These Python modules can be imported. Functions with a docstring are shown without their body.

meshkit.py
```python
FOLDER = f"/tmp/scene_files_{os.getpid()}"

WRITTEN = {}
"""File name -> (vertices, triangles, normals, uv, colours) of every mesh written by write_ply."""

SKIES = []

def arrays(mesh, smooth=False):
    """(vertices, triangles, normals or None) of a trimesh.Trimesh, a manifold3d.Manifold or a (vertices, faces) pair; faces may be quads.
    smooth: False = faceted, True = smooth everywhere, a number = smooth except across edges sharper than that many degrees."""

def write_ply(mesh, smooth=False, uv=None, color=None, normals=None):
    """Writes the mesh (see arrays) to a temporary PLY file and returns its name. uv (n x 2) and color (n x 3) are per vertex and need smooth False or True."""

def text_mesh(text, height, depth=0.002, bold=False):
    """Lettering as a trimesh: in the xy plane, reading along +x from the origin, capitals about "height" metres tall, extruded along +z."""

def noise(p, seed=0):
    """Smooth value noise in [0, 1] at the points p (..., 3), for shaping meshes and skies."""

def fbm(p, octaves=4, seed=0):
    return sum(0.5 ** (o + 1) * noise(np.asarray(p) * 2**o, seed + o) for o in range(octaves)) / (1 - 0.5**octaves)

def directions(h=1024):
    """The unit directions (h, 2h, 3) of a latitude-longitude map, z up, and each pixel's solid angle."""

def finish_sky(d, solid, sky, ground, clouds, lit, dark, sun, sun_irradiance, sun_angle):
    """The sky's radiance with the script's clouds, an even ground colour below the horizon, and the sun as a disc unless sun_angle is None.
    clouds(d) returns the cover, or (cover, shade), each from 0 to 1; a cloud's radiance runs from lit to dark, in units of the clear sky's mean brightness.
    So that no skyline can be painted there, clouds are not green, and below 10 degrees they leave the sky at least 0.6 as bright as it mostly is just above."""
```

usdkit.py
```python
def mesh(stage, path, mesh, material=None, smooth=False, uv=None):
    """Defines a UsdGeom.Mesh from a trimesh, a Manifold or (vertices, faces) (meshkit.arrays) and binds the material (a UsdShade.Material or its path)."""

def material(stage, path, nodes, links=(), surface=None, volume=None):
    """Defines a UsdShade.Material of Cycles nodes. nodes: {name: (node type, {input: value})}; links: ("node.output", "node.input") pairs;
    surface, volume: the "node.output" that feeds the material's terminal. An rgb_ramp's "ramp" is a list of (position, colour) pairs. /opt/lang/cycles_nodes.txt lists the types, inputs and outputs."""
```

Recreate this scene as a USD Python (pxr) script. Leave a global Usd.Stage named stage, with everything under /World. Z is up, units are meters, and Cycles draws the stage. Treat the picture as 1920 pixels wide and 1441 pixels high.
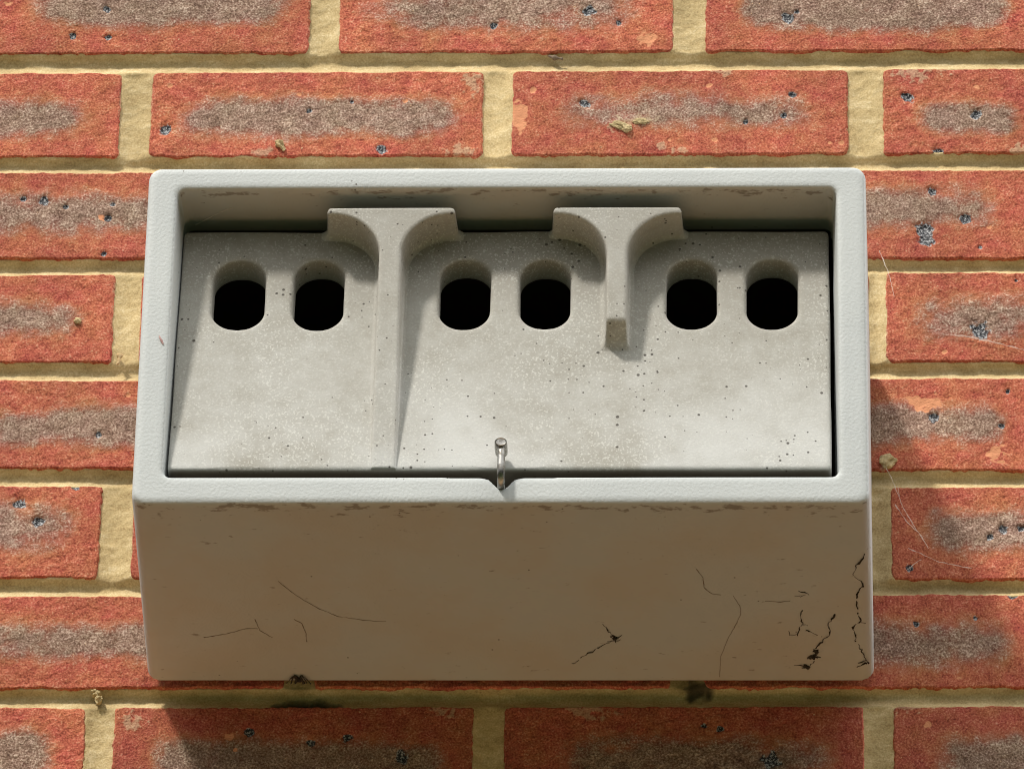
import math
import numpy as np
from scipy.ndimage import gaussian_filter
import meshkit, usdkit
from pxr import Usd, UsdGeom, UsdLux, UsdShade, Gf, Sdf, Vt

# ------------------------------------------------------------------ stage, camera, sky, sun
# Lengths in the builders are millimetres: x along the wall, y out of the wall towards the viewer is negative, z up
# from a datum at the centre of the brick course above the box; M() turns them into metres in the world.
stage = Usd.Stage.CreateInMemory()
UsdGeom.SetStageUpAxis(stage, UsdGeom.Tokens.z)
UsdGeom.SetStageMetersPerUnit(stage, 1.0)
world = UsdGeom.Xform.Define(stage, '/World')
UsdGeom.Scope.Define(stage, '/World/Looks')
X0, Z0 = 237.0, 4.2


def M(p):
    p = np.asarray(p, float)
    return (p - [X0, 0, 0]) / 1000 + [0, 0, Z0]


EYE, YAW, PITCH, ROLL, FPX = (374.85, -3438.42, -2425.53), -0.04073, 0.55908, 0.02014, 12704.76
EXPOSURE = 0.35
SUN = np.array([-0.82, -1.0, 1.8])          # towards the sun
SUN_INTENSITY, SUN_ANGLE, SUN_COLOR = 0.75, 6.0, (1.0, 0.95, 0.87)
SKY_STRENGTH = 0.15

cp, sp, cy, sy = math.cos(PITCH), math.sin(PITCH), math.cos(YAW), math.sin(YAW)
fw = np.array([sy * cp, cy * cp, sp])
rt = np.cross(fw, [0, 0, 1]); rt /= np.linalg.norm(rt)
up = np.cross(rt, fw)
rt, up = math.cos(ROLL) * rt + math.sin(ROLL) * up, -math.sin(ROLL) * rt + math.cos(ROLL) * up
eye = M(EYE)
cam = UsdGeom.Camera.Define(stage, '/World/camera')
mt = np.eye(4); mt[0, :3], mt[1, :3], mt[2, :3], mt[3, :3] = rt, up, -fw, eye
cam.AddTransformOp().Set(Gf.Matrix4d(*mt.ravel().tolist()))
cam.CreateHorizontalApertureAttr(36.0); cam.CreateVerticalApertureAttr(27.0)
cam.CreateFocalLengthAttr(FPX / 1920 * 36)
cam.CreateClippingRangeAttr(Gf.Vec2f(0.1, 2000))
cam.CreateExposureAttr(EXPOSURE)

sd = SUN / np.linalg.norm(SUN)
# a thin bright veil of cloud over clear sky, its horizon dimmed to shape the light as unseen surroundings would, gently uneven
VEIL, VEIL_FAC, AEROSOL = 13.0, 0.96, 1.5
usdkit.material(stage, '/World/Looks/sky', {
    'sky': ('sky_texture', {'sky_type': 'single_scattering', 'sun_disc': False, 'aerosol_density': AEROSOL, 'sun_elevation': math.asin(sd[2]), 'sun_rotation': math.atan2(sd[0], sd[1])}),
    'dir': ('geometry', {}), 'xyz': ('separate_xyz', {}),
    'up': ('map_range', {'from_min': 0.12, 'from_max': 0.95, 'to_min': VEIL * 0.02, 'to_max': VEIL, 'clamp': True, 'range_type': 'smoothstep'}),
    'tone': ('mix', {'mix_type': 'multiply', 'fac': 1.0, 'color1': (1.0, 0.985, 0.96)}), 'grey': ('combine_xyz', {}),
    'n': ('noise_texture', {'scale': 2.2, 'detail': 4.0}), 'cover': ('map_range', {'from_min': 0.3, 'from_max': 0.7, 'to_min': VEIL_FAC - 0.04, 'to_max': VEIL_FAC + 0.04, 'clamp': True}),
    'mix': ('mix', {}), 'bg': ('background_shader', {'strength': SKY_STRENGTH})},
    [('dir.position', 'xyz.vector'), ('dir.position', 'n.vector'), ('n.fac', 'cover.value'), ('xyz.z', 'up.value'),
     ('up.result', 'grey.x'), ('up.result', 'grey.y'), ('up.result', 'grey.z'), ('grey.vector', 'tone.color2'),
     ('cover.result', 'mix.fac'), ('sky.color', 'mix.color1'), ('tone.color', 'mix.color2'), ('mix.color', 'bg.color')], surface='bg.background')
dome = UsdLux.DomeLight.Define(stage, '/World/sky')
UsdShade.MaterialBindingAPI.Apply(dome.GetPrim()).Bind(UsdShade.Material.Get(stage, '/World/Looks/sky'))
dome.GetPrim().SetCustomDataByKey('kind', 'structure'); dome.GetPrim().SetCustomDataByKey('label', 'thinly veiled sky, bright overhead, horizon dimmed to shape the light')
sun = UsdLux.DistantLight.Define(stage, '/World/sun')
sun.CreateIntensityAttr(SUN_INTENSITY); sun.CreateAngleAttr(SUN_ANGLE); sun.CreateNormalizeAttr(True); sun.CreateColorAttr(Gf.Vec3f(*SUN_COLOR))
zx = sd; xx = np.cross([0, 0, 1], zx); xx /= np.linalg.norm(xx); yx = np.cross(zx, xx)
ms = np.eye(4); ms[0, :3], ms[1, :3], ms[2, :3] = xx, yx, zx
sun.AddTransformOp().Set(Gf.Matrix4d(*ms.ravel().tolist()))


# ------------------------------------------------------------------ helpers
used = {}


def numbered(path):
    n = used.get(path, -1) + 1
    used[path] = n
    return path if n == 0 else f'{path}_{n:03d}'


def obj(name, verts, faces, mat, parent='/World', smooth=True, attrs=None):
    """One mesh, vertices in millimetres."""
    path = numbered(f'{parent}/{name}')
    m = usdkit.mesh(stage, path, (M(verts), faces), f'/World/Looks/{mat}', smooth=smooth)
    for k, a in (attrs or {}).items():
        UsdGeom.PrimvarsAPI(m).CreatePrimvar(k, Sdf.ValueTypeNames.FloatArray, 'vertex').Set(Vt.FloatArray.FromNumpy(np.asarray(a, np.float32)))
    return path


def thing(name):
    path = numbered(f'/World/{name}')
    UsdGeom.Xform.Define(stage, path)
    return path


def tag(path, label=None, cat=None, group=None, kind=None):
    p = stage.GetPrimAtPath(path)
    for k, v in (('label', label), ('category', cat), ('group', group), ('kind', kind)):
        if v:
            p.SetCustomDataByKey(k, v)


def nets(F, lo, h):
    """Surface nets of the field F (negative inside) on a grid of step h from lo: vertices and triangles."""
    F = np.ascontiguousarray(F, np.float32)
    S = F < 0
    nx, ny, nz = F.shape
    cnt = np.zeros((nx - 1, ny - 1, nz - 1), np.int8)
    for a, b, c in np.ndindex(2, 2, 2):
        cnt += S[a:nx - 1 + a, b:ny - 1 + b, c:nz - 1 + c]
    cells = np.argwhere((cnt > 0) & (cnt < 8))
    idx = np.full(cnt.shape, -1, np.int32)
    idx[tuple(cells.T)] = np.arange(len(cells))
    corner = {o: F[cells[:, 0] + o[0], cells[:, 1] + o[1], cells[:, 2] + o[2]] for o in np.ndindex(2, 2, 2)}
    acc, n = np.zeros((len(cells), 3)), np.zeros(len(cells))
    for ax in range(3):
        for o in np.ndindex(2, 2, 2):
            if o[ax]:
                continue
            o2 = list(o); o2[ax] = 1
            f0, f1 = corner[o], corner[tuple(o2)]
            k = (f0 < 0) != (f1 < 0)
            t = np.where(k, f0 / np.where(k, f0 - f1, 1), 0)
            pos = np.tile(np.array(o, float), (len(cells), 1)); pos[:, ax] = t
            acc += pos * k[:, None]; n += k
    V = np.asarray(lo) + h * (cells + acc / n[:, None])
    out = []
    for ax in range(3):
        b, c = (ax + 1) % 3, (ax + 2) % 3
        A = np.take(S, np.arange(F.shape[ax] - 1), ax); B = np.take(S, np.arange(1, F.shape[ax]), ax)
        e = np.argwhere(A != B)
        e = e[(e[:, b] > 0) & (e[:, c] > 0) & (e[:, b] < F.shape[b] - 1) & (e[:, c] < F.shape[c] - 1)]
        q = []
        for db, dc in ((1, 1), (0, 1), (0, 0), (1, 0)):
            i = e.copy(); i[:, b] -= db; i[:, c] -= dc
            q.append(idx[tuple(i.T)])
        q = np.stack(q, 1)
        flip = ~S[tuple(e.T)]
        q[flip] = q[flip][:, ::-1]
        out.append(q)
    q = np.vstack(out)
    return V, np.vstack([q[:, [0, 1, 2]], q[:, [0, 2, 3]]])


def smax(a, b, k):
    h = np.maximum(k - np.abs(a - b), 0) / k
    return np.maximum(a, b) + h * h * k / 4


def smin(a, b, k):
    return -smax(-a, -b, k)


def rrect(x, z, hx, hz, r):
    qx, qz = np.abs(x) - hx + r, np.abs(z) - hz + r
    return np.minimum(np.maximum(qx, qz), 0) + np.hypot(np.maximum(qx, 0), np.maximum(qz, 0)) - r


def grid3(lo, hi, h):
    ax = [np.arange(l, u + h, h, dtype=np.float32) for l, u in zip(lo, hi)]
    return ax[0][:, None, None], ax[1][None, :, None], ax[2][None, None, :]


def tube(path, radius, sides=6, seed=0, jitter=0.0):
    """A tapered tube along points (mm); radius a number or one per point."""
    P = np.asarray(path, float)
    s = np.r_[0, np.cumsum(np.linalg.norm(np.diff(P, axis=0), axis=1))]
    n = max(len(P), int(s[-1] / 0.9) + 2) if jitter else len(P)
    R = np.broadcast_to(radius, len(P)).astype(float)
    if jitter:
        t = np.linspace(0, s[-1], n)
        R = np.interp(t, s, R)
        P = np.stack([np.interp(t, s, P[:, k]) for k in range(3)], 1)
        rng = np.random.default_rng(seed)
        P = P + gaussian_filter(rng.normal(0, 1, P.shape), (1.0, 0)) * 1.7 * jitter
        R = R * (1 + 0.9 * gaussian_filter(rng.normal(0, 1, n), 1.0))
        R = np.maximum(R, 0.12)
    T = np.gradient(P, axis=0); T /= np.linalg.norm(T, axis=1, keepdims=True) + 1e-9
    a = np.cross(T, [0.31, 0.52, 0.79]); a /= np.linalg.norm(a, axis=1, keepdims=True) + 1e-9
    b = np.cross(T, a)
    th = np.arange(sides) * 2 * np.pi / sides
    V = (P[:, None] + R[:, None, None] * (np.cos(th)[None, :, None] * a[:, None] + np.sin(th)[None, :, None] * b[:, None])).reshape(-1, 3)
    i = np.arange(len(P) - 1)[:, None] * sides; j = np.arange(sides)[None]; k = (j + 1) % sides
    F = np.stack([i + j, i + k, i + k + sides, i + j + sides], -1).reshape(-1, 4)
    F = np.vstack([F[:, [0, 1, 2]], F[:, [0, 2, 3]]])
    c0, c1 = len(V), len(V) + 1
    V = np.vstack([V, P[:1], P[-1:]])
    F = np.vstack([F, [[c0, (q + 1) % sides, q] for q in range(sides)], [[c1, c0 - sides + q, c0 - sides + (q + 1) % sides] for q in range(sides)]])
    return V, F


def join(parts):
    V, F, n = [], [], 0
    for v, f in parts:
        V.append(v); F.append(np.asarray(f) + n); n += len(v)
    return np.vstack(V), np.vstack(F)


def lump(centre, size, seed, rough=0.35, rot=0.0):
    """A small irregular crumb (mm)."""
    import trimesh
    s = trimesh.creation.icosphere(subdivisions=4)
    v = np.array(s.vertices)
    v = v * (1 + rough * (2 * meshkit.fbm(v * 1.7 + 11.3 * seed, 3, seed) - 1))[:, None] * np.asarray(size)
    c, sn = math.cos(rot), math.sin(rot)
    v = np.stack([c * v[:, 0] - sn * v[:, 2], v[:, 1], sn * v[:, 0] + c * v[:, 2]], 1)
    return v + np.asarray(centre), np.array(s.faces)


# ------------------------------------------------------------------ materials
L = '/World/Looks/'


def mat(name, nodes, links, surface='p.BSDF'):
    nodes = {'g': ('geometry', {}), **nodes}
    usdkit.material(stage, L + name, nodes, links, surface=surface)


def N(scale, detail=3, rough=0.55, **k):
    return ('noise_texture', {'scale': scale, 'detail': detail, 'roughness': rough, **k})


def mr(a, b, c=0.0, d=1.0, smooth=True):
    return ('map_range', {'from_min': a, 'from_max': b, 'to_min': c, 'to_max': d, 'clamp': True, 'range_type': 'smoothstep' if smooth else 'linear'})


def MX(t='mix', **k):
    return ('mix', {'mix_type': t, **k})


# brick: sand-faced red clay, a grey-brown kiln mark in the middle, slag pits, lime specks, mortar smears
mat('brick', {
    'big': N(22, 3), 'mid': N(130, 3, 0.6), 'grain': N(780, 2, 0.65), 'fine': N(1500, 2, 0.6),
    'oi': ('object_info', {}),
    'sum1': ('math', {'math_type': 'multiply_add', 'value2': 0.68}),
    'half': ('math', {'math_type': 'multiply', 'value2': 0.32}),
    'red': ('rgb_ramp', {'ramp': [(0.32, (0.17, 0.032, 0.016)), (0.43, (0.31, 0.070, 0.033)), (0.50, (0.405, 0.104, 0.049)), (0.57, (0.475, 0.148, 0.074)), (0.66, (0.60, 0.28, 0.17))]}),
    'grey': ('rgb_ramp', {'ramp': [(0.31, (0.08, 0.042, 0.028)), (0.42, (0.165, 0.096, 0.064)), (0.50, (0.26, 0.165, 0.116)), (0.57, (0.37, 0.255, 0.19)), (0.66, (0.60, 0.46, 0.36))]}),
    'ab': ('attribute', {'attribute': 'blotch'}), 'as': ('attribute', {'attribute': 'slag'}),
    'ap': ('attribute', {'attribute': 'pale'}), 'am': ('attribute', {'attribute': 'smear'}),
    'bn': ('math', {'math_type': 'multiply_add', 'value2': 0.55}),
    'bn2': ('math', {'math_type': 'multiply_add', 'value2': 0.5}),
    'bf': mr(0.80, 1.36), 'fr': mr(0.66, 0.95), 'fr2': mr(0.98, 1.15, 1.0, 0.0), 'frm': ('math', {'math_type': 'multiply'}), 'frk': ('math', {'math_type': 'multiply', 'value2': 0.32}),
    'c1': MX(color2=(0.46, 0.195, 0.075)), 'c2': MX(),
    'hs': ('hsv', {'saturation': 0.97}), 'hn': N(48, 3, 0.6), 'hh': mr(0.34, 0.66, 0.488, 0.506, False), 'hv': mr(0.0, 1.0, 0.93, 1.08, False),
    'bigv': mr(0.3, 0.7, 0.82, 1.16, False), 'vv': ('math', {'math_type': 'multiply'}),
    'sn': ('math', {'math_type': 'multiply_add', 'value2': 0.7}), 'sf': mr(0.72, 1.0), 
    'slagc': ('rgb_ramp', {'ramp': [(0.38, (0.010, 0.011, 0.014)), (0.52, (0.045, 0.048, 0.058)), (0.60, (0.36, 0.36, 0.37))]}),  # the palest stop paints glints into the slag colour
    'pn': ('math', {'math_type': 'multiply_add', 'value2': 0.6}), 'pf': mr(0.68, 0.95),
    'mn': ('math', {'math_type': 'multiply_add', 'value2': 1.1}), 'mf': mr(1.05, 1.65, 0.0, 0.5),
    'speck': N(420, 1, 0.5), 'spf': mr(0.74, 0.79, 0, 0.8),
    'c3': MX(color2=(0.60, 0.40, 0.24)), 'c4': MX(color2=(0.62, 0.27, 0.14)), 'c5': MX(color2=(0.52, 0.42, 0.27)), 'c6': MX(),
    'rough': mr(0, 1, 0.9, 0.45, False),
    'h1': ('math', {'math_type': 'multiply_add', 'value2': 0.6}),
    'bump': ('bump', {'strength': 0.9, 'distance': 0.0009}),
    'p': ('principled_bsdf', {'specular_ior_level': 0.25}),
}, [('g.position', f'{n}.vector') for n in ('big', 'mid', 'grain', 'fine', 'speck', 'hn')] + [('hn.fac', 'hh.value'), ('hh.result', 'hs.hue')] + [
    ('mid.fac', 'half.value1'), ('grain.fac', 'sum1.value1'), ('half.value', 'sum1.value3'),
    ('sum1.value', 'red.fac'), ('sum1.value', 'grey.fac'),
    ('mid.fac', 'bn.value1'), ('ab.fac', 'bn.value3'), ('grain.fac', 'bn2.value1'), ('bn.value', 'bn2.value3'),
    ('bn2.value', 'bf.value'), ('bn2.value', 'fr.value'), ('bn2.value', 'fr2.value'), ('fr.result', 'frm.value1'), ('fr2.result', 'frm.value2'), ('frm.value', 'frk.value1'),
    ('frk.value', 'c1.fac'), ('red.color', 'c1.color1'), ('bf.result', 'c2.fac'), ('c1.color', 'c2.color1'), ('grey.color', 'c2.color2'),
    ('oi.random', 'hv.value'), ('big.fac', 'bigv.value'), ('hv.result', 'vv.value1'), ('bigv.result', 'vv.value2'), ('vv.value', 'hs.value'), ('c2.color', 'hs.color'),
    ('speck.fac', 'spf.value'), ('spf.result', 'c3.fac'), ('hs.color', 'c3.color1'),
    ('mid.fac', 'pn.value1'), ('ap.fac', 'pn.value3'), ('pn.value', 'pf.value'), ('pf.result', 'c4.fac'), ('c3.color', 'c4.color1'),
    ('grain.fac', 'mn.value1'), ('am.fac', 'mn.value3'), ('mn.value', 'mf.value'), ('mf.result', 'c5.fac'), ('c4.color', 'c5.color1'),
    ('grain.fac', 'sn.value1'), ('as.fac', 'sn.value3'), ('sn.value', 'sf.value'), ('grain.fac', 'slagc.fac'), ('sf.result', 'c6.fac'), ('c5.color', 'c6.color1'), ('slagc.color', 'c6.color2'),
    ('c6.color', 'p.base_color'), ('sf.result', 'rough.value'), ('rough.result', 'p.roughness'),
    ('grain.fac', 'h1.value1'), ('mid.fac', 'h1.value3'), ('h1.value', 'bump.height'), ('bump.normal', 'p.normal')])

mat('mortar', {
    'brush': ('mapping', {'scale': (0.35, 1, 1)}),
    'big': N(18, 3), 'mid': N(160, 3, 0.6), 'grain': N(900, 2, 0.6), 'am': ('attribute', {'attribute': 'grime_shade'}),
    'sum': ('math', {'math_type': 'multiply_add', 'value2': 0.5}), 'half': ('math', {'math_type': 'multiply', 'value2': 0.5}),
    'col': ('rgb_ramp', {'ramp': [(0.30, (0.32, 0.228, 0.108)), (0.45, (0.49, 0.37, 0.185)), (0.54, (0.56, 0.435, 0.232)), (0.66, (0.69, 0.565, 0.34))]}),
    'bv': mr(0.3, 0.7, 0.84, 1.12, False), 'hs': ('hsv', {'hue': 0.5, 'saturation': 1.0}),
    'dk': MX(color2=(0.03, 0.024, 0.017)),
    'bump': ('bump', {'strength': 0.8, 'distance': 0.0007}), 'p': ('principled_bsdf', {'roughness': 0.95, 'specular_ior_level': 0.2})},
    [('g.position', f'{n}.vector') for n in ('big', 'brush', 'grain')] + [('brush.vector', 'mid.vector'),
    ('mid.fac', 'half.value1'), ('grain.fac', 'sum.value1'), ('half.value', 'sum.value3'), ('sum.value', 'col.fac'), ('big.fac', 'bv.value'), ('bv.result', 'hs.value'), ('col.color', 'hs.color'),
    ('hs.color', 'dk.color1'), ('am.fac', 'dk.fac'), ('dk.color', 'p.base_color'), ('sum.value', 'bump.height'), ('bump.normal', 'p.normal')])

# casing: light grey masonry paint outside, bare inside with its shade put into the dark colour; brown dirt specks along its downward faces near the front edge
mat('grey_paint', {
    'sx': ('separate_xyz', {}), 'nz': ('separate_xyz', {}),
    'big': N(14, 4, 0.6), 'peel': N(560, 2, 0.5), 'tiny': N(700, 1), 'dirt': N(230, 3, 0.65), 'str': ('mapping', {'scale': (0.45, 1, 1)}),
    'pit': ('voronoi_texture', {'scale': 110.0}), 'pitf': mr(0.045, 0.075, 1, 0), 'pitn': N(40, 2), 'pitm': mr(0.52, 0.62), 'pitk': ('math', {'math_type': 'multiply'}),
    'col': ('rgb_ramp', {'ramp': [(0.3, (0.44, 0.465, 0.465)), (0.7, (0.50, 0.525, 0.52))]}),
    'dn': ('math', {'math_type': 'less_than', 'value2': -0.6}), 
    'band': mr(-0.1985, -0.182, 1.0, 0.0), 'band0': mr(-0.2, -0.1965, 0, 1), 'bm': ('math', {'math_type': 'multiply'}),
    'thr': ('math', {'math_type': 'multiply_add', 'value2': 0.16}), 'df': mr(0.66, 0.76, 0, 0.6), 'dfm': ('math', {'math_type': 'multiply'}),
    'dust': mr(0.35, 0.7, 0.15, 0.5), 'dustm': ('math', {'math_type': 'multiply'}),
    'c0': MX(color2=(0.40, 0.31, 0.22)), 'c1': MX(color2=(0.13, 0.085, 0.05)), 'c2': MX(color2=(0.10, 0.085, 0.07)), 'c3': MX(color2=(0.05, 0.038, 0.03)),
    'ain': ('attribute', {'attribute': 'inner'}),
    'hh': ('math', {'math_type': 'multiply_add', 'value2': -0.8}),
    'bump': ('bump', {'strength': 0.38, 'distance': 0.0006}),
    'p': ('principled_bsdf', {'roughness': 0.55, 'specular_ior_level': 0.35})},
    [('g.position', f'{n}.vector') for n in ('big', 'peel', 'tiny', 'pit', 'pitn', 'sx')] + [
    ('g.position', 'str.vector'), ('str.vector', 'dirt.vector'), ('g.true_normal', 'nz.vector'),
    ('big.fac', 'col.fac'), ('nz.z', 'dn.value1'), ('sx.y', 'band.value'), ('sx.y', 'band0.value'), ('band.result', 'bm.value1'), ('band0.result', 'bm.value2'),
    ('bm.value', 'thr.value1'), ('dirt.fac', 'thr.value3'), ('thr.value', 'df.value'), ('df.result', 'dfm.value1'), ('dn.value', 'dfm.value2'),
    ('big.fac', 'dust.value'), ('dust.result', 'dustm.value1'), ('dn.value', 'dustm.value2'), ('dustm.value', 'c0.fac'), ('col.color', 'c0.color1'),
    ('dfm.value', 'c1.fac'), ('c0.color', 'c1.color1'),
    ('pit.distance', 'pitf.value'), ('pitn.fac', 'pitm.value'), ('pitf.result', 'pitk.value1'), ('pitm.result', 'pitk.value2'), ('pitk.value', 'c2.fac'), ('c1.color', 'c2.color1'),
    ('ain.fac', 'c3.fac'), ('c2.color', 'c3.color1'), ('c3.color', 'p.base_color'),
    ('pitk.value', 'hh.value1'), ('peel.fac', 'hh.value3'), ('hh.value', 'bump.height'), ('bump.normal', 'p.normal')])

# front panel: bare cast concrete, mottled, with pale grains and dark pores
def concrete(name, grime_shade):
    mat(name, {
        'sx': ('separate_xyz', {}), 'big': N(11, 4, 0.6), 'mid': N(95, 4, 0.7), 'grain': N(700, 2, 0.65), 'grit': N(760, 1, 0.5), 'clus': N(17, 2),
        'pore': ('voronoi_texture', {'scale': 260.0}), 'pr': ('separate_color', {}), 'prt': mr(0.15, 1.0, 0.0, 0.22, False), 'pcl': N(30, 2), 'pclf': mr(0.36, 0.64, 0.35, 1.3), 'prm': ('math', {'math_type': 'multiply'}), 'pored': ('math', {'math_type': 'subtract'}), 'poref': mr(0.0, 0.06, 0, 0.85),
        'grainf': mr(0.55, 0.68, 0, 0.45), 'clf': mr(0.40, 0.65, 0.35, 1), 'grm': ('math', {'math_type': 'multiply'}),
        'sum': ('math', {'math_type': 'multiply_add', 'value2': 0.45}), 'half': ('math', {'math_type': 'multiply', 'value2': 0.55}),
        'col': ('rgb_ramp', {'ramp': [(0.28, (0.31, 0.292, 0.252)), (0.44, (0.365, 0.352, 0.315)), (0.56, (0.405, 0.396, 0.362)), (0.70, (0.46, 0.455, 0.428))]}),
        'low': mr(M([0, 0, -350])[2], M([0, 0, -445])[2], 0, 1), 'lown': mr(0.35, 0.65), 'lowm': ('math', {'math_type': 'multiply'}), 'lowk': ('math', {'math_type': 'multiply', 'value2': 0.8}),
        'top': mr(M([0, 0, -345])[2], M([0, 0, -282])[2], 0, grime_shade), 'topn': mr(0.3, 0.6, 0.5, 1), 'topm': ('math', {'math_type': 'multiply'}),  # shade under the rim painted into the panel top, with some organic dirt
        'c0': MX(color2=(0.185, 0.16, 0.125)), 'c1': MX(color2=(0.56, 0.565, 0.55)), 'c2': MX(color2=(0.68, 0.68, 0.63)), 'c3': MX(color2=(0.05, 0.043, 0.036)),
        'foot': mr(M([0, 0, -449.0])[2], M([0, 0, -451.0])[2], 0, 0.9), 'c4': MX(color2=(0.13, 0.11, 0.08)),  # dirty foot edge, with the shade of the gap below painted in
        'hh': ('math', {'math_type': 'multiply_add', 'value2': -1.4}),
        'bump': ('bump', {'strength': 0.3, 'distance': 0.0006}),
        'p': ('principled_bsdf', {'roughness': 0.85, 'specular_ior_level': 0.25})},
        [('g.position', f'{n}.vector') for n in ('sx', 'big', 'mid', 'grain', 'grit', 'clus', 'pore', 'pcl')] + [
        ('mid.fac', 'half.value1'), ('big.fac', 'sum.value1'), ('half.value', 'sum.value3'), ('sum.value', 'col.fac'),
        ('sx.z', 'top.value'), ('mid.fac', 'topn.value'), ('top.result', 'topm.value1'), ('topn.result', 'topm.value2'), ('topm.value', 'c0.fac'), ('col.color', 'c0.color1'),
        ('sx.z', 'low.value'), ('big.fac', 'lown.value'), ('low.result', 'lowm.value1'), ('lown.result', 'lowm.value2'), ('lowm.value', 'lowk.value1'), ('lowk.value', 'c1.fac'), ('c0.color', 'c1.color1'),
        ('grit.fac', 'grainf.value'), ('clus.fac', 'clf.value'), ('grainf.result', 'grm.value1'), ('clf.result', 'grm.value2'), ('grm.value', 'c2.fac'), ('c1.color', 'c2.color1'),
        ('pore.color', 'pr.color'), ('pr.r', 'prt.value'), ('pcl.fac', 'pclf.value'), ('prt.result', 'prm.value1'), ('pclf.result', 'prm.value2'), ('prm.value', 'pored.value1'), ('pore.distance', 'pored.value2'), ('pored.value', 'poref.value'), ('poref.result', 'c3.fac'), ('c2.color', 'c3.color1'),
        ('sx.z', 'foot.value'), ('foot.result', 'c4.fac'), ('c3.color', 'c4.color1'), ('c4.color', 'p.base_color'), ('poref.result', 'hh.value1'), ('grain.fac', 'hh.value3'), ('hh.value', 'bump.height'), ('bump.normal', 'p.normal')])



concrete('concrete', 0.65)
concrete('concrete_rib', 0.15)  # ribs take little of the painted top shade

mat('steel', {'n': N(300, 3), 'r': mr(0.3, 0.7, 0.2, 0.42), 'c': ('rgb_ramp', {'ramp': [(0.35, (0.18, 0.165, 0.14)), (0.6, (0.38, 0.375, 0.355))]}),
    'p': ('principled_bsdf', {'metallic': 1.0})}, [('g.position', 'n.vector'), ('n.fac', 'r.value'), ('r.result', 'p.roughness'), ('n.fac', 'c.fac'), ('c.color', 'p.base_color')])


def plain(name, a, b, scale=300, rough=0.9):
    mat(name, {'n': N(scale, 3, 0.6), 'c': ('rgb_ramp', {'ramp': [(0.35, a), (0.65, b)]}), 'bump': ('bump', {'strength': 0.38, 'distance': 0.0006}), 'p': ('principled_bsdf', {'roughness': rough, 'specular_ior_level': 0.2})},
        [('g.position', 'n.vector'), ('n.fac', 'c.fac'), ('c.color', 'p.base_color'), ('n.fac', 'bump.height'), ('bump.normal', 'p.normal')])


plain('dark_root', (0.022, 0.016, 0.012), (0.06, 0.045, 0.032))
plain('brown_root', (0.15, 0.11, 0.078), (0.24, 0.18, 0.13))
plain('tan_root', (0.34, 0.22, 0.10), (0.55, 0.40, 0.22))
plain('crumb', (0.34, 0.26, 0.13), (0.60, 0.48, 0.27))
plain('feather', (0.30, 0.17, 0.16), (0.50, 0.34, 0.32))
plain('bounce_paving', (0.37, 0.235, 0.135), (0.48, 0.32, 0.19), 3)
plain('lawn', (0.02, 0.03, 0.01), (0.04, 0.055, 0.02), 3)
usdkit.material(stage, L + 'web', {'t': ('transparent_bsdf', {}), 'd': ('diffuse_bsdf', {'color': (0.75, 0.68, 0.62)}), 'm': ('mix_closure', {'fac': 0.3})}, [('t.BSDF', 'm.closure1'), ('d.BSDF', 'm.closure2')], surface='m.closure')

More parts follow.
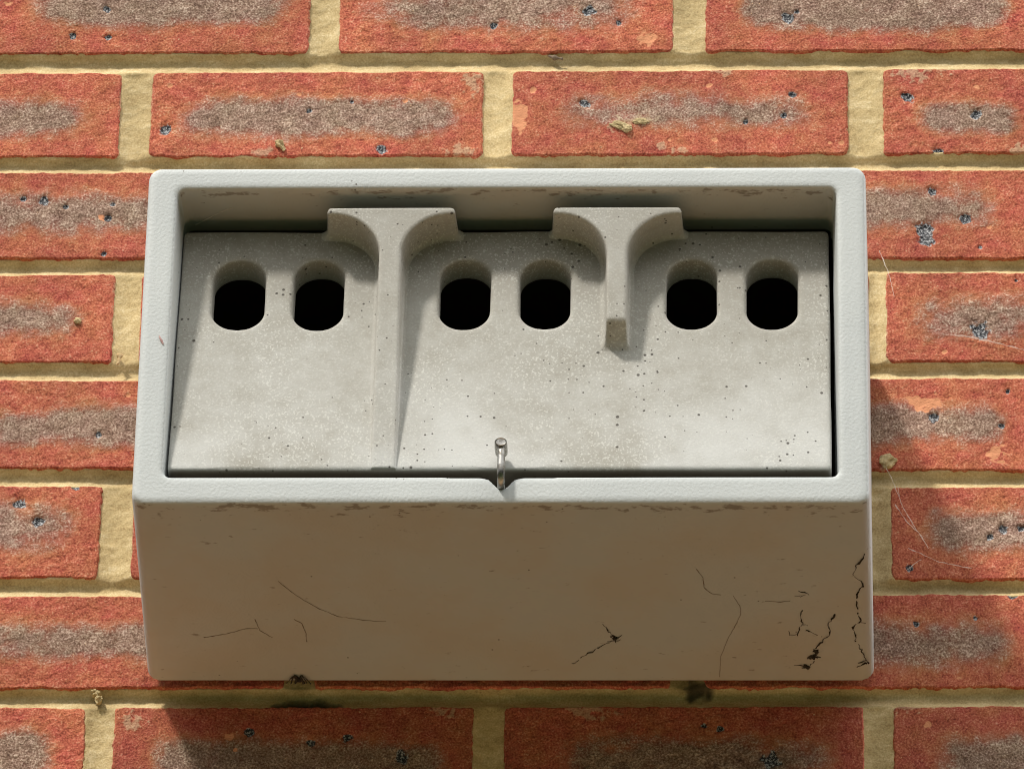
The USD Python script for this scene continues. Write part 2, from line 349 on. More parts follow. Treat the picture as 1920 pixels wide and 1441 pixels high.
BLOTCH = {
    'r0a': (-69.0, 90.6, -10.1, 24.4),
    'r0b': (143.8, 304.5, -15.0, 23.4),
    'r0c': (370.6, 535.6, -15.1, 22.4),
    'r1a': (-117.0, -29.7, -93.0, -65.2),
    'r1b': (26.2, 198.0, -92.8, -63.5),
    'r1c': (262.5, 413.1, -87.2, -62.7),
    'r1d': (480.7, 540.4, -91.8, -69.2),
    'r2a': (-106.2, 89.5, -163.4, -134.1),
    'r2c': (375.4, 528.2, -161.1, -132.8),
    'r3a': (-104.8, -29.8, -236.0, -213.1),
    'r3d': (476.3, 570.7, -241.0, -210.6),
    'r4a': (-90.5, 79.0, -315.4, -288.0),
    'r4c': (375.2, 527.5, -314.5, -285.8),
    'r5a': (-102.2, -28.6, -387.1, -355.1),
    'r5d': (479.8, 566.8, -388.3, -359.4),
    'r6a': (-88.0, 100.1, -462.3, -434.5),
    'r6c': (375.0, 529.6, -467.0, -437.5),
    'r7a': (-92.7, -29.9, -542.3, -507.3),
    'r7b': (28.7, 200.5, -545.7, -515.0),
    'r7c': (270.0, 419.6, -545.5, -514.9),
    'r7d': (485.8, 574.9, -543.0, -512.4),
}
SLAG = [ (277.4, 0.9, 4.2), (218.7, -10.2, 2.3), (296.3, -8.0, 2.3), (401.3, -4.8, 4.2), (407.0, -0.4, 1.9), (-22.2, 3.4, 2.3), (-42.1, -17.2, 2.3), (-19.6, -17.3, 2.3), (18.3, -87.0, 3.5), (151.7, -102.4, 3.9), (275.6, -69.2, 3.2), (403.4, -62.5, 2.6), (398.4, -78.3, 1.9), (473.7, -64.3, 3.5), (516.0, -78.0, 2.9), (492.0, -104.3, 2.9), (374.8, -82.6, 1.6), (-52.8, -139.9, 3.2), (-66.0, -138.3, 1.9), (-40.2, -144.2, 1.9), (-11.2, -142.3, 1.9), (-13.7, -152.1, 2.3), (-15.0, -178.1, 1.9), (488.0, -134.4, 3.2), (508.0, -154.3, 3.9), (483.0, -162.0, 5.5), (483.6, -169.0, 4.8), (516.7, -174.8, 1.6), (515.5, -234.9, 5.8), (537.7, -198.7, 1.9), (486.4, -296.3, 3.2), (526.6, -301.6, 1.9), (531.2, -277.3, 1.6), (-11.9, -306.8, 2.3), (-57.1, -355.1, 3.9), (-44.3, -368.0, 3.5), (526.0, -373.7, 2.9), (537.0, -372.9, 2.3), (518.6, -378.8, 2.3), (470.6, -400.3, 2.3), (-24.3, -343.6, 2.6), (473.9, -437.5, 1.9), (509.1, -434.0, 2.3), (531.3, -418.4, 2.6), (86.2, -510.1, 2.9), (122.1, -517.5, 2.6), (142.8, -514.0, 3.2), (175.1, -526.7, 4.2), (389.4, -528.3, 5.2), (350.2, -505.4, 2.3), (359.5, -507.9, 2.9), (106.6, -73.4, 1.9), (132.6, -66.7, 1.6) ]
PALE = [ (314.6, -20.2, 5.8, 5.3), (235.3, -77.0, 5.2, 11.3), (19.6, -55.1, 1.6, 1.5), (244.2, -58.3, 1.9, 1.9), (521.7, -321.3, 5.8, 6.0), (481.8, -285.8, 9.7, 5.3), (355.9, -96.0, 1.9, 1.9), (433.2, -98.6, 1.6, 1.5), (517.3, -57.3, 1.9, 1.9), (480.0, -505.4, 2.9, 2.6), (498.1, -474.1, 1.9, 1.5), (-84.0, 7.3, 2.9, 2.6), (-17.9, -152.1, 2.6, 2.3), (522.5, -160.2, 1.9, 1.9), (426.0, -98.6, 1.9, 1.5), (328.1, -95.9, 1.6, 1.5), (165.5, -66.8, 1.6, 1.5), (493.5, -250.0, 2.3, 2.3), (352.6, -55.6, 1.9, 1.5), (99.6, -61.8, 1.6, 1.5), (-54.2, -264.2, 1.6, 1.5), (4.4, -279.4, 1.6, 1.5), (450.5, -380.2, 2.6, 4.5), (74.5, -513.3, 2.6, 2.3), (78.0, -522.1, 1.9, 2.3) ]
SMEAR = [ (297.0, -85.1, 9.0, 6.0), (313.3, -81.6, 9.7, 4.5), (539.9, -103.7, 7.1, 4.5), (334.7, -103.0, 4.5, 3.4), (78.1, -104.1, 7.1, 3.8), (208.0, -53.0, 8.4, 7.5), (200.8, -103.4, 12.9, 4.5), (482.1, -48.1, 12.9, 3.8), (362.4, -45.6, 5.8, 3.8), (117.5, -4.5, 3.2, 7.5), (18.2, -504.4, 7.1, 7.5), (323.3, -101.0, 2.6, 4.5), (457.4, -328.6, 5.2, 3.8), (282.0, -497.3, 12.9, 4.5), (198.2, -497.3, 12.9, 3.8), (464.7, -493.7, 19.4, 3.0) ]
UNDER = {
 'edge': [[(441.6, -141.2), (439.5, -134.7), (436.8, -130.1), (435.5, -118.9), (441.3, -109.6), (438.5, -101.1), (437.2, -91.7), (438.4, -76.6), (439.9, -67.4), (435.3, -59.4), (437.3, -51.8), (437.4, -46.0), (439.4, -39.2), (442.9, -28.6), (443.9, -21.8), (445.9, -18.9)], [(443.9, -21.8), (440.1, -19.9)], [(443.9, -20.8), (439.5, -14.0)], [(439.9, -67.4), (442.9, -64.2)]] ,
 'fork': [[(403.9, -101.2), (408.2, -98.9), (410.6, -98.3)], [(402.6, -95.5), (406.4, -95.5), (408.2, -98.3)]] ,
 'hook': [[(407.4, -79.4), (405.5, -76.6), (406.0, -69.9), (407.0, -63.3), (410.4, -62.7)], [(399.4, -55.6), (399.7, -51.8), (403.7, -52.7)], [(403.7, -52.7), (407.0, -63.3)]] ,
 'clump': [[(425.6, -74.7), (422.3, -65.2), (422.9, -51.8), (418.2, -45.0), (415.8, -39.2), (413.9, -35.4), (415.9, -31.5), (413.5, -26.7), (414.5, -21.8), (411.7, -16.9), (409.8, -14.0)], [(408.5, -58.5), (413.3, -53.7), (417.7, -48.9)], [(402.5, -17.3), (410.2, -15.4)], [(412.1, -26.7), (415.5, -25.7)], [(408.3, -15.0), (412.4, -16.6)]] ,
 'thin': [[(367.4, -95.5), (371.2, -84.2), (371.7, -74.7), (369.3, -65.2), (364.4, -47.9), (360.0, -26.7), (359.2, -3.3)]] ,
 'elbow': [[(346.7, -125.5), (350.4, -116.2), (350.8, -105.0), (355.1, -98.4), (360.3, -96.9)]] ,
 'wisp': [[(385.5, -89.9), (394.0, -88.9), (399.7, -90.2)]] ,
 'mid': [[(273.4, -17.3), (282.3, -28.5), (290.2, -37.8), (298.1, -46.4), (303.1, -51.4)], [(292.3, -63.7), (298.2, -50.1), (300.5, -44.0)], [(295.0, -44.0), (303.0, -46.4)]] ,
 'sweep': [[(108.6, -112.5), (118.0, -96.6), (129.8, -81.8), (140.8, -72.7), (156.7, -68.1), (168.2, -66.9)]] ,
 'nick': [[(92.8, -69.3), (94.9, -56.6), (101.9, -48.5)]] ,
 'bow': [[(61.9, -48.5), (76.1, -53.1), (86.9, -58.9), (93.9, -58.9)]] ,
 'arch': [[(115.3, -69.3), (119.6, -64.7), (121.3, -53.1), (121.4, -43.8)]] ,
}

# ------------------------------------------------------------------ unseen ground and path, added for bounce light
g = 30000.0
gp = obj('ground', np.array([[X0 - g, -g, -4200], [X0 + g, -g, -4200], [X0 + g, 60, -4200], [X0 - g, 60, -4200]], float), np.array([[0, 1, 2], [0, 2, 3]]), 'lawn', smooth=False)
tag(gp, 'unseen lawn added far below the box, kept dark to limit bounce', kind='structure')
gp = obj('path', np.array([[X0 - g, -1900, -4190], [X0 + g, -1900, -4190], [X0 + g, 60, -4190], [X0 - g, 60, -4190]], float), np.array([[0, 1, 2], [0, 2, 3]]), 'bounce_paving', smooth=False)
tag(gp, 'unseen sandy path added at the wall foot to bounce warm light up', kind='structure')

# ------------------------------------------------------------------ brick wall
BOT_L = [-30.4, -107.6, -181.9, -256.2, -330.6, -406.5, -481.3, -557.0]
BOT_R = [-29.9, -106.4, -183.0, -256.9, -332.8, -407.9, -480.5, -556.0]
TOP_L = [31.5, -44.8, -118.7, -193.1, -268.7, -342.9, -418.5, -493.8]
TOP_R = [32.0, -43.5, -118.5, -193.0, -268.2, -344.3, -417.7, -492.6]
lin = lambda a, b, x: a + (b - a) * (np.asarray(x, float) + 57) / 587.0
ROWS = {r: ((TOP_L[r], TOP_R[r]), (BOT_L[r], BOT_R[r])) for r in range(8)}
ROWS[-1] = ((107, 107), (44.5, 44.8))
ROWS[8] = ((-569, -568.5), (-632, -632))
COLS = {}
for r in range(-1, 9):
    COLS[r] = [(-328, -121.5), (-103, 104.5), (123, 330.4), (350.2, 558), (576, 784)] if r % 2 == 0 else [(-216, -10.1), (8.7, 213.4), (231.4, 437.6), (459.2, 665)]
COLS[3] = [(-216, -7.1), (9.0, 214), (232, 449.0), (459.0, 665)]
COLS[5] = [(-216, -7.8), (11.2, 216), (233, 447.4), (460.0, 665)]
COLS[7] = [(-216, -9.3), (6.9, 216.3), (234.2, 442.8), (460.1, 668)]
COLS[2] = [(-328, -121.5), (-103, 104), (122, 332), (350, 558), (576, 784)]
NAMES = {}
for r in range(8):
    for i, k in enumerate(('z', 'a', 'b', 'c', 'd') if r % 2 == 0 else ('a', 'b', 'c', 'd')):
        NAMES[r, i] = f'r{r}{k}'
SEEN = {k for k in BLOTCH} | {'r6b'}

wall = thing('brick_wall')
tag(wall, 'red brick wall with grey-brown streaked bricks and sandy yellow mortar', 'wall')


def marks(x, z, table, wob):
    out = np.zeros_like(x)
    for m in table:
        a, b = m[2], m[3] if len(m) > 3 else m[2]
        k = (np.abs(x - m[0]) < 2.2 * a + 2) & (np.abs(z - m[1]) < 2.2 * b + 2)
        if k.any():
            d = np.hypot((x[k] - m[0]) / a, (z[k] - m[1]) / b) + wob[k]
            out[k] = np.maximum(out[k], np.clip(1.35 - d * 0.9, 0, 1))
    return out


def brick(r, i):
    x0, x1 = COLS[r][i]
    name = NAMES.get((r, i))
    seen = name in SEEN
    h = 0.95 if seen else 5.0
    edge = [0, 0.35, 0.8, 1.4, 2.2]
    u = np.r_[edge, np.linspace(3.2, (x1 - x0) - 3.2, int((x1 - x0) / h)), [(x1 - x0) - e for e in edge[::-1]]]
    ht = 63.0
    w = np.r_[edge, np.linspace(3.2, ht - 3.2, int(ht / h)), [ht - e for e in edge[::-1]]] / ht
    U, Wt = np.meshgrid(u, w, indexing='ij')
    X = x0 + U
    zt, zb = lin(*ROWS[r][0], X), lin(*ROWS[r][1], X)
    Z = zb + (zt - zb) * Wt
    seed = 17 * (r + 2) + 3 * i
    P = np.stack([X, Z, np.full_like(X, seed * 13.7)], -1)
    dx, dz = np.minimum(U, (x1 - x0) - U), np.minimum(Z - zb, zt - Z)
    d = np.minimum(dx, dz)
    # ragged arrises
    ew = np.clip(1 - d / 5, 0, 1)
    n1, n2 = meshkit.fbm(P / 14, 3, seed) - 0.5, meshkit.fbm(P / 14 + 50, 3, seed + 9) - 0.5
    m1, m2 = meshkit.fbm(P / 2.6, 2, seed + 3) - 0.5, meshkit.fbm(P / 2.6 + 50, 2, seed + 5) - 0.5
    X = X + ew * (n1 * 2.2 + m1 * 1.5)
    Z = Z + ew * (n2 * 2.4 + m2 * 1.4)
    # a few knocked corners
    rr = 0.9
    arris = np.where(d < rr, rr - np.sqrt(np.maximum(rr * rr - (rr - d) ** 2, 0)), 0)
    cd = np.hypot(np.maximum(4 - dx, 0), np.maximum(4 - dz, 0))
    Y = arris + np.maximum(cd - 3.2, 0) * 1.2
    Y = Y + (meshkit.fbm(P / 45, 2, seed + 1) - 0.5) * 0.9
    low = meshkit.fbm(P / [7, 5, 5], 3, seed + 2) - 0.5
    Y = Y + low * 0.6
    attrs = {}
    edge_n = meshkit.fbm(P / 4.0, 3, seed + 8)
    fine = (meshkit.fbm(P / [2.6, 2.0, 2.0], 2, seed + 4) - 0.5) if seen else low * 0
    Y = Y + fine * 0.8
    wob = (meshkit.fbm(P / 3.0, 2, seed + 6) - 0.5) * 1.5
    sl = marks(X, Z, SLAG, wob)
    pa = marks(X, Z, PALE, wob * 1.3)
    sm = marks(X, Z, SMEAR, wob * 2.0)
    sm = np.maximum(sm, np.clip(1.15 - dx / 2.6, 0, 1) * np.clip((edge_n - 0.42) * 4, 0, 0.9))
    rng = np.random.default_rng(seed)
    if name in BLOTCH:
        b0, b1, c0, c1 = BLOTCH[name]
    else:
        xm, zm = (x0 + x1) / 2 + rng.uniform(-6, 6), float((ROWS[r][0][0] + ROWS[r][1][0]) / 2) + rng.uniform(-3, 3)
        b0, b1, c0, c1 = xm - rng.uniform(68, 84), xm + rng.uniform(68, 84), zm - rng.uniform(11, 16), zm + rng.uniform(11, 16)
    hz, hx = (c1 - c0) / 2, (b1 - b0) / 2
    warp = (meshkit.fbm(P / [30, 16, 16], 3, seed + 7) - 0.5)
    tilt = rng.uniform(-0.012, 0.012)
    sdx = X - (b0 + b1) / 2
    sdist = -rrect(sdx, Z - (c0 + c1) / 2 - tilt * sdx, hx, hz, hz * 0.95) + warp * 8.0
    e = rng.uniform(0.15, 0.8)
    ell = hz * (1 - np.hypot(sdx / (hx * 1.04), (Z - (c0 + c1) / 2 - tilt * sdx) / (hz * 1.12)))
    sdist = (1 - e) * sdist + e * (ell + warp * 10)
    blot = np.clip(0.5 + sdist / rng.uniform(15, 26), 0, 1) * rng.uniform(0.86, 1.0)
    blot = np.clip(blot + (meshkit.fbm(P / 9.0, 3, seed + 12) - 0.5) * 0.5 * np.clip(blot * 2, 0, 1), 0, 1)
    # tiny extra slag grains
    Y = Y + sl * 1.5 + pa * 0.5 - sm * 0.5 * (0.6 + fine * 3) + np.where(blot > 0.5, -0.15, 0)
    V = np.stack([X, Y, Z], -1)
    nx, nz = X.shape
    idx = np.arange(nx * nz).reshape(nx, nz)
    q = np.stack([idx[:-1, :-1], idx[1:, :-1], idx[1:, 1:], idx[:-1, 1:]], -1).reshape(-1, 4)
    V = V.reshape(-1, 3)
    ring = np.r_[idx[:-1, 0], idx[-1, :-1], idx[1:, -1][::-1], idx[0, 1:][::-1]]
    back = V[ring].copy(); back[:, 1] = 16.0
    nb = len(V) + np.arange(len(ring))
    nxt = np.roll(np.arange(len(ring)), -1)
    q2 = np.stack([ring, nb, nb[nxt], ring[nxt]], -1)
    V = np.vstack([V, back])
    Q = np.vstack([q, q2])
    F = np.vstack([Q[:, [0, 1, 2]], Q[:, [0, 2, 3]]])
    for k, a in (('blotch', blot), ('slag', sl), ('pale', pa), ('smear', sm)):
        a = a.reshape(-1)
        attrs[k] = np.r_[a, a[ring]]
    obj('brick', V, F, 'brick', wall, True, attrs)


for r in sorted(ROWS):
    for i in range(len(COLS[r])):
        brick(r, i)

# mortar: weather-struck beds, slightly hollow upright joints
h = 1.1
gx, gz = np.arange(-328, 784, h), np.arange(-632, 107, h)
X, Z = np.meshgrid(gx, gz, indexing='ij')
depth = np.full_like(X, 9.0); keep = np.zeros(X.shape, bool)
P = np.stack([X, Z, 0 * X], -1)
rag = (meshkit.fbm(P / 6, 3, 5) - 0.5)
for r in sorted(ROWS):
    zt, zb = lin(*ROWS[r][0], X), lin(*ROWS[r][1], X)
    inrow = (Z <= zt + 1) & (Z >= zb - 1)
    cs = COLS[r]
    for i in range(len(cs) - 1):
        a, b = cs[i][1], cs[i + 1][0]
        s = (X - a) / (b - a)
        k = inrow & (X > a - 3) & (X < b + 3)
        rng = np.random.default_rng(100 + r * 7 + i)
        tl, dp = rng.uniform(-1.2, 1.6), rng.uniform(1.3, 2.2)
        sc = np.clip(s, 0, 1)
        dv = dp * 0.6 + tl * (0.5 - sc) + 7.0 * sc * (1 - sc) * (1.3 - 0.5 * sc)
        depth[k] = dv[k]; keep |= k
for r in sorted(ROWS)[:-1]:
    zb, zt = lin(*ROWS[r][1], X), lin(*ROWS[r + 1][0], X)
    wav = (meshkit.fbm(P / [32, 9, 9], 3, 77 + r) - 0.5) * 2.4
    k = (Z < zb + 3) & (Z > zt - 3)
    ks = (Z < zb + wav * 0.6) & (Z > zt)
    t = np.clip((zb - Z) / (zb - zt), 0, 1)
    db = 0.8 + 4.4 * (np.maximum(4 * t * (1 - t), 0) ** 0.8) * (1.25 - 0.5 * t) + wav * 0.5
    keep |= k
    only = k & ((depth > 8.5) | ks)
    depth[only] = db[only]
depth = gaussian_filter(depth, 0.9)
depth += (meshkit.fbm(P / 22, 3, 31) - 0.5) * 1.2 + rag * 0.7 + (meshkit.fbm(P / 2.4, 2, 33) - 0.5) * 0.6
# a hollow in the bed under the box
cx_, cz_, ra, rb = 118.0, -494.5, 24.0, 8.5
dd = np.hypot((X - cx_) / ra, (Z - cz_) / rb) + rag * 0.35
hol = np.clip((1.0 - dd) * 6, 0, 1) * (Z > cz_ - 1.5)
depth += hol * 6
grime_shade = np.clip((1.05 - dd) * 5, 0, 1) * 0.85 * (Z > cz_ - 3)  # the hollow is also coloured dark to stand for its shade
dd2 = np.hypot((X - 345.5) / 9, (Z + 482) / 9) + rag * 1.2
grime_shade = np.maximum(grime_shade, np.clip((1.0 - dd2) * 2, 0, 0.9))
keepq = keep[:-1, :-1] & keep[1:, :-1] & keep[1:, 1:] & keep[:-1, 1:]
idx = np.arange(X.size).reshape(X.shape)
Q = np.stack([idx[:-1, :-1], idx[1:, :-1], idx[1:, 1:], idx[:-1, 1:]], -1)[keepq]
un, inv = np.unique(Q, return_inverse=True)
Q = inv.reshape(Q.shape)
V = np.stack([X.ravel(), depth.ravel(), Z.ravel()], 1)[un]
obj('mortar', V, np.vstack([Q[:, [0, 1, 2]], Q[:, [0, 2, 3]]]), 'mortar', wall, True, {'grime_shade': grime_shade.ravel()[un]})

# ------------------------------------------------------------------ nest box
box = thing('nest_box')
tag(box, 'pale grey wall-mounted nest box with six oval entrance holes', 'nest box')
CX = 237.3


# casing: hollow shell open to the front, sides splaying slightly towards the wall, notch in the lower lip for the catch
h = 1.6
lo, hi = (CX - 216, -204, -486), (CX + 216, 4, -245)
x, y, z = grid3(lo, hi, h)
xc = (x - CX) * (206.0 / (206.0 + 5.5 * (y + 200) / 200))
zc = z + np.clip(-(z + 363.0) / 113.0, 0, 1) * 4.2 * (y + 200) / 200
d2 = rrect(xc, zc + 362.7, 206.3, 113.1, 7.5)
w = -(y + 200)
q1, q2 = d2 + 3.2, w + 3.2
outer = np.minimum(np.maximum(q1, q2), 0) + np.sqrt(np.maximum(q1, 0) ** 2 + np.maximum(q2, 0) ** 2) - 3.2
outer = np.maximum(outer, y + 6.0)
inner = np.maximum(rrect(xc * (189.4 / (189.4 - np.clip(0.085 * (y + 199), 0, 2.6))), z + 361.3, 189.4, 96.9, 5.0), y + 15)
zn = -458.2 - 7.6 * np.exp(-np.abs((x - 238.2) / 6.0) ** 2.4)
notch = np.maximum(np.maximum(zn - z, z + 440), np.maximum(y + 178, np.abs(x - 238) - 30)) * 0.9
F = smax(outer, -smin(inner, notch, 1.5), 2.2)
V, Fc = nets(F, lo, h)
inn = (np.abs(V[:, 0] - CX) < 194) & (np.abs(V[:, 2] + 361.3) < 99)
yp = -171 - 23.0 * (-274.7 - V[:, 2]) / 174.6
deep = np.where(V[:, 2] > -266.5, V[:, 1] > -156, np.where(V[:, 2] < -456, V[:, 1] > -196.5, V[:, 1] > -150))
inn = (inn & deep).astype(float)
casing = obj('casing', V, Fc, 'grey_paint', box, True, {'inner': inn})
del F, outer, inner, notch

# front panel: a slab leaning outwards towards its foot, six slots
YT, ZT, YB, ZB = -171.0, -274.7, -194.0, -450.3
SL = math.hypot(YB - YT, ZB - ZT)
ds = np.array([(YB - YT) / SL, (ZB - ZT) / SL]); dn = np.array([ds[1], -ds[0]])     # down the slope; out of the face
HOLES = [(69.0, 98.8), (115.7, 144.2), (199.4, 228.2), (245.6, 274.1), (329.5, 358.2), (375.3, 404.3)]


def panel_field(x, y, z):
    s = (y - YT) * ds[0] + (z - ZT) * ds[1]
    n = (y - YT) * dn[0] + (z - ZT) * dn[1]                      # positive in front of the face
    d2 = rrect(x - 236.3, s - SL / 2, 186.4, SL / 2, 3.0)
    slab = smax(d2, np.abs(n + 9.5) - 9.5, 2.6)
    return slab, s, n


h = 1.15
lo, hi = (46, -203, -456), (427, -146, -270)
x, y, z = grid3(lo, hi, h)
slab, s, n = panel_field(x, y, z)
for k, (a, b) in enumerate(HOLES):
    c, hw = (a + b) / 2, (b - a) / 2 + 0.2
    i0, i1 = int((a - 8 - lo[0]) / h), int((b + 8 - lo[0]) / h)
    slot = rrect(x[i0:i1] - c, s - 47.8, hw, 25.6, hw - 0.8)
    slab[i0:i1] = smax(slab[i0:i1], -slot + 0 * n, 3.2)
slab = slab + 0.25 * (np.sin(x * 0.05 + z * 0.031) * np.sin(z * 0.043 - x * 0.02)).astype(np.float32)
V, Fp = nets(slab, lo, h)
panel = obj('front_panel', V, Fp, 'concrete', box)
tag(panel, 'bare concrete front panel leaning out at its foot')


def divider(xc, cut, label):
    h = 0.8
    lo, hi = (xc - 44, -201, -455), (xc + 44, -160, -270)
    x, y, z = grid3(lo, hi, h)
    slab, s, n = panel_field(x, y, z)
    yf = -196.2 + 0.9 * np.clip((ZT - z) / 174.0, 0, 1.2) ** 2                         # front face, a touch further out at the foot
    dep = np.maximum(y - yf, 0)
    ax = np.abs(x - xc)
    top = ZT - 0.3
    stem = ax - (5.6 + 0.07 * dep)
    if cut is None:
        stem = ax - (5.9 + 0.07 * dep + 0.006 * (ZT - z))
    R = 28.5 - 0.06 * dep
    wing_t = 4.6
    # area of the flare: below the top, inside the corner square, outside the circle
    cxr, czr = 5.6 + 0.07 * dep + R, top - wing_t - R
    circ = R - np.hypot(np.minimum(ax - cxr, 0), np.maximum(z - czr, 0))
    flare = np.maximum(np.maximum(circ, ax - (38.0 + 0.06 * dep)), czr - z)
    shape = np.minimum(np.maximum(stem, 0 * z - 50), flare)
    shape = smax(shape, z - top, 3.0)
    shape = smax(shape, ax - (37.6 + 0.05 * dep), 4.0)
    if cut is not None:
        shape = smax(shape, (cut - z) * 0.80 - (y + 196) * 0.60, 1.0)
    shape = smax(shape, yf - y, 1.5)
    f = smin(shape, slab + 0.35, np.clip((SL - s) / 40.0, 0.06, 1.0) * 4.5)
    f = np.maximum(np.maximum(np.maximum(f, -(slab + 1.6)), shape - 6.5), s - SL + 0.5)
    V, Fd = nets(f, lo, h)
    return V, Fd


for xc, cut, label in ((171.3, None, 'long divider running the full height of the panel'), (301.2, -351.5, 'short divider cut off half way down')):
    V, Fd = divider(xc, cut, label)
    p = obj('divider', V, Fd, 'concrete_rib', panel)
    tag(p, label)

# catch: a bent steel pin rising out of the notch, its tip turned in against the panel
th = np.linspace(-0.55 * np.pi, 0, 10)
path = [(237.9, -186, -464.5), (237.9, -197, -464.2)] + [(237.9, -200 - 6.5 * math.sin(t) * -0 - 6.5 * math.cos(t) * 1.0 + 0.0, -457.5 + 7.0 * math.sin(t)) for t in th]
path += [(237.9, -206.5, -450), (237.8, -206.3, -444)]
v1, f1 = tube(path, 2.2, 16)
hook = obj('catch', v1, f1, 'steel', box)
ang = np.linspace(0, 2 * np.pi, 24, endpoint=False)
prof = [(-209.2, 2.6), (-209.6, 3.0), (-209.2, 3.45), (-206, 3.6), (-200, 3.6), (-196.6, 3.5), (-196.2, 3.1)]
V = np.array([(237.6 + r * np.cos(a), yy, -441.2 + 0.78 * r * np.sin(a)) for yy, r in prof for a in ang])
n_ = len(ang)
Fh = []
for i in range(len(prof) - 1):
    for j in range(n_):
        a, b = i * n_ + j, i * n_ + (j + 1) % n_
        Fh += [[a, a + n_, b + n_], [a, b + n_, b]]
for base, rev in ((0, False), ((len(prof) - 1) * n_, True)):
    for j in range(1, n_ - 1):
        Fh.append([base, base + j, base + j + 1] if not rev else [base, base + j + 1, base + j])
obj('catch_tip', V, np.array(Fh)[:, ::-1], 'steel', hook, 40)

# ------------------------------------------------------------------ dried roots and webs on the underside
under = {
    'edge': ('dried_root', 0.5, 'dark_root', 'long dark zigzag root up the right edge of the underside', 'root'),
    'clump': ('dried_root', 0.42, 'dark_root', 'dark root ending in black knots at the lower right underside', 'root'),
    'hook': ('dried_root', 0.36, 'dark_root', 'short broken dark root above the black knots', 'root'),
    'fork': ('dried_root', 0.32, 'dark_root', 'tiny forked dark root, topmost of the right-hand underside scraps', 'root'),
    'mid': ('dried_root', 0.3, 'dark_root', 'slanting dark strand with a small knot right of the underside centre', 'root'),
    'thin': ('web_strand', 0.17, 'brown_root', 'long thin curved strand running down to the bottom edge of the underside', 'strand'),
    'elbow': ('web_strand', 0.2, 'brown_root', 'brown bent strand high on the right half of the underside', 'strand'),
    'wisp': ('web_strand', 0.2, 'brown_root', 'short level wisp beside the forked root', 'strand'),
    'sweep': ('web_strand', 0.18, 'brown_root', 'long sweeping strand falling rightwards on the left half of the underside', 'strand'),
    'nick': ('web_strand', 0.18, 'brown_root', 'short kinked strand under the long sweeping one', 'strand'),
    'bow': ('web_strand', 0.2, 'brown_root', 'faint bowed strand at the lower left of the underside', 'strand'),
    'arch': ('web_strand', 0.22, 'brown_root', 'small arched strand above the spidery tuft', 'strand'),
}


def on_underside(a, b):
    for _ in range(4):
        zb = -475.8 - 4.2 * (yy + 200) / 200 if _ else -477
        yy = b - 1.54 * (-474.3 - zb)
    return a, min(yy, -7.5), zb - 0.15


def knot(c, size, seed):
    """A small tangle of root."""
    rng = np.random.default_rng(seed)
    c = on_underside(c[0], c[1])
    out = []
    for q in range(7):
        p0 = rng.normal(0, 1, (5, 3)) * [size * 0.6, size * 0.7, 0.35]
        out.append(tube(np.asarray(c) + p0, np.linspace(0.4, 0.2, 5), 5, seed=seed + q, jitter=0.2))
    return join(out)


for k, (name, rad, m_, label, cat) in under.items():
    parts = []
    for q, line in enumerate(UNDER[k]):
        pts = [on_underside(a, b) for a, b in line]
        rr = np.linspace(1.0, 0.7, len(pts)) * rad * 0.8
        parts.append(tube(pts, rr, 5, seed=q + len(k), jitter=0.38 if m_ == 'dark_root' else 0.08))
    if k == 'clump':
        parts += [knot((413.5, -26.5, -476.8), 2.3, 3), knot((410, -15, -476.8), 2.3, 5), knot((415, -33, -476.7), 1.5, 6)]
    if k == 'mid':
        parts.append(knot((299, -48, -476.7), 1.8, 8))
    v, f = join(parts)
    tag(obj(name, v, f, m_), label, cat)
parts = []
for dx, a in ((-7, 4), (-4.5, 6), (4.5, 6), (7, 3.5), (-2, 5), (2.5, 5)):
    parts.append(tube([(114.4, -9, -480.2), (114.4 + dx * 0.5, -9 - a, -480.8), (114.4 + dx, -7.2, -481.8)], 0.38, 5, seed=int(10 + dx), jitter=0.15))
parts.append(lump((114.4, -9.0, -480.7), (1.9, 2.0, 1.2), 4, 0.5))
tag(obj('root_tuft', *join(parts), 'dark_root'), 'dark spidery tuft with curled ends at the bottom edge, left of the middle', 'tuft')

WEB = {'a': ('slanting pale cobweb thread falling across a brick edge right of the box foot', [[(457.5, -331.7), (461.9, -341.4), (467.3, -359.2), (474.7, -374.0), (482.1, -387.3)], [(462.9, -357.7), (469.7, -369.6), (476.0, -376.2)], [(464.4, -344.3), (465.5, -351.8)]], 0.27),
       'b': ('short pale cobweb thread lying low on the brick right of the box', [[(470.0, -387.5), (477.0, -390.9), (488.3, -396.8), (507.1, -401.2)], [(468.7, -402.7), (475.7, -396.1), (477.6, -395.3)]], 0.27),
       'c': ('pale cobweb thread slanting down from the dark pit on the right brick', [[(497.3, -238.7), (509.5, -240.3), (526.7, -244.9), (541.4, -249.5)]], 0.38),
       'd': ('fine pale cobweb thread over the upright joint beside the right rim', [[(455.5, -178.6), (461.1, -194.1), (464.1, -211.1)]], 0.22)}
for k, (label, lines, rad) in WEB.items():
    v, f = join([tube([(a, -1.6, b) for a, b in l], np.linspace(1, 0.6, len(l)) * rad, 5, seed=3 + q, jitter=0.12) for q, l in enumerate(lines)])
    tag(obj('cobweb', v, f, 'web'), label, 'cobweb')
v, f = tube([(56, -165, -266.5), (63, -170, -265.6), (72, -177, -264.9), (80, -181, -264.6)], 0.22, 5, seed=4, jitter=0.05)
tag(obj('cobweb', v, f, 'web'), 'pale cobweb thread in the upper left inside corner of the box', 'cobweb')

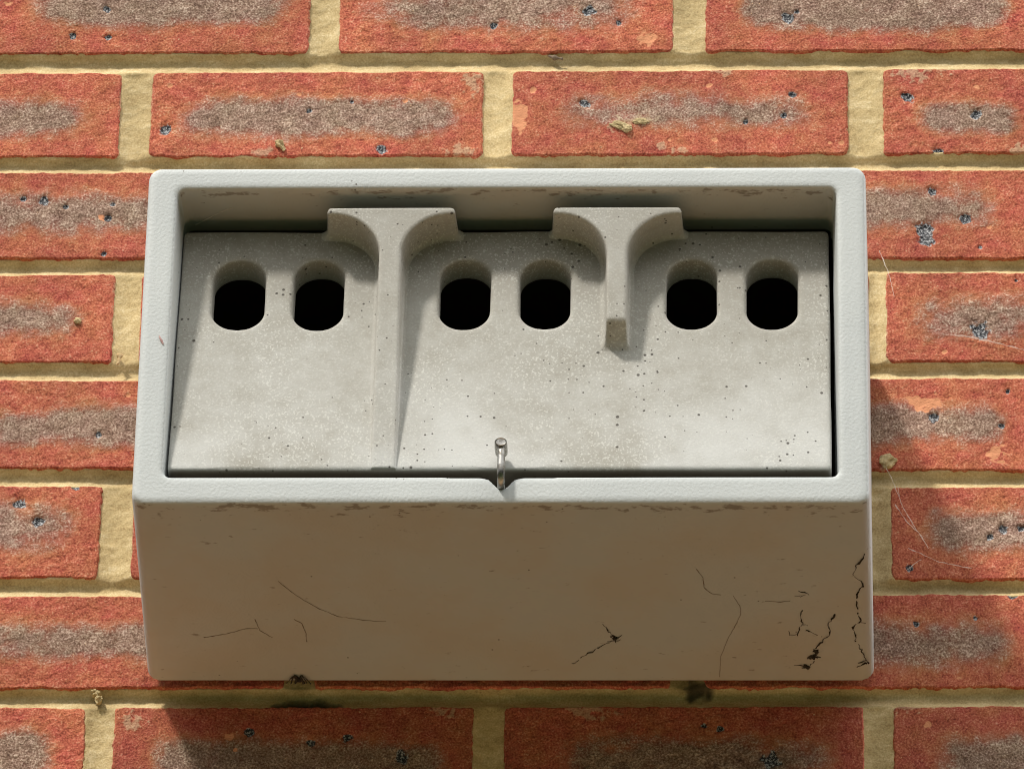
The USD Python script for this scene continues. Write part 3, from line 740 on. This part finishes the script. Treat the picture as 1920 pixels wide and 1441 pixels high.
# ------------------------------------------------------------------ small scraps on the wall and box
tag(obj('mortar_crumb', *join([lump((89.0, -1.2, -98.6), (2.6, 2.0, 2.6), 2, 0.6), lump((91.0, -0.8, -101.5), (1.3, 1.5, 2.4), 9, 0.6, 0.5)]), 'crumb'), 'curled buff crumb stuck low on the brick above the box at left', 'crumb')
tag(obj('mortar_crumb', *join([lump((297.5, -0.4, -85.5), (5.5, 1.8, 3.0), 12, 0.7, -0.3), lump((302.0, -0.6, -88.0), (3.2, 2.0, 2.6), 13, 0.6), lump((310.5, -0.3, -82.5), (4.5, 1.1, 2.0), 14, 0.7)]), 'crumb'), 'lumpy buff mortar splash on the grey streak above the box', 'crumb')
tag(obj('mortar_crumb', *lump((459.0, -0.8, -327.0), (5.0, 2.4, 4.6), 15, 0.55, 0.4), 'crumb'), 'buff mortar lump on the brick edge right of the lower rim', 'crumb')
tag(obj('mortar_crumb', *lump((-28.5, -0.6, -227.0), (2.2, 1.6, 2.2), 16, 0.4), 'crumb'), 'small round buff crumb on the left brick beside the box', 'crumb')
v, f = join([tube([(-3.5, 1.0, -249.5), (-1.5, -1.5, -253), (-2.0, -2.6, -258), (-4.0, -2.4, -261.5)], [0.7, 0.9, 0.9, 0.5], 6, seed=2, jitter=0.12), tube([(-1.8, -2, -255), (0.8, -2.0, -251.5)], [0.6, 0.3], 6, seed=5, jitter=0.1)])
tag(obj('twig', v, f, 'tan_root'), 'tan curled rootlet hanging from the mortar left of the box', 'twig')
v, f = join([tube([(252.5, 1.8, -31.6), (257, 0.6, -34.2), (262, 0.6, -35.2)], [0.4, 1.2, 0.6], 6, seed=6, jitter=0.1)])
tag(obj('twig', v, f, 'brown_root'), 'short brown chip lodged in the top bed joint', 'twig')
v, f = join([lump((-5.0, 0.6, -484.0), (2.6, 2.2, 2.2), 21, 0.8), lump((-3.0, 0.2, -488.5), (1.8, 2.0, 2.6), 22, 0.8)])
tag(obj('mortar_crumb', v, f, 'crumb'), 'ragged buff plug at the head of the lower left upright joint', 'crumb')
v, f = lump((43.2, -200.5, -368.0), (0.6, 0.35, 3.2), 31, 0.35, 0.45)
tag(obj('pink_sliver', v, f, 'feather'), 'tiny pinkish sliver stuck on the left rim of the box', 'scrap')
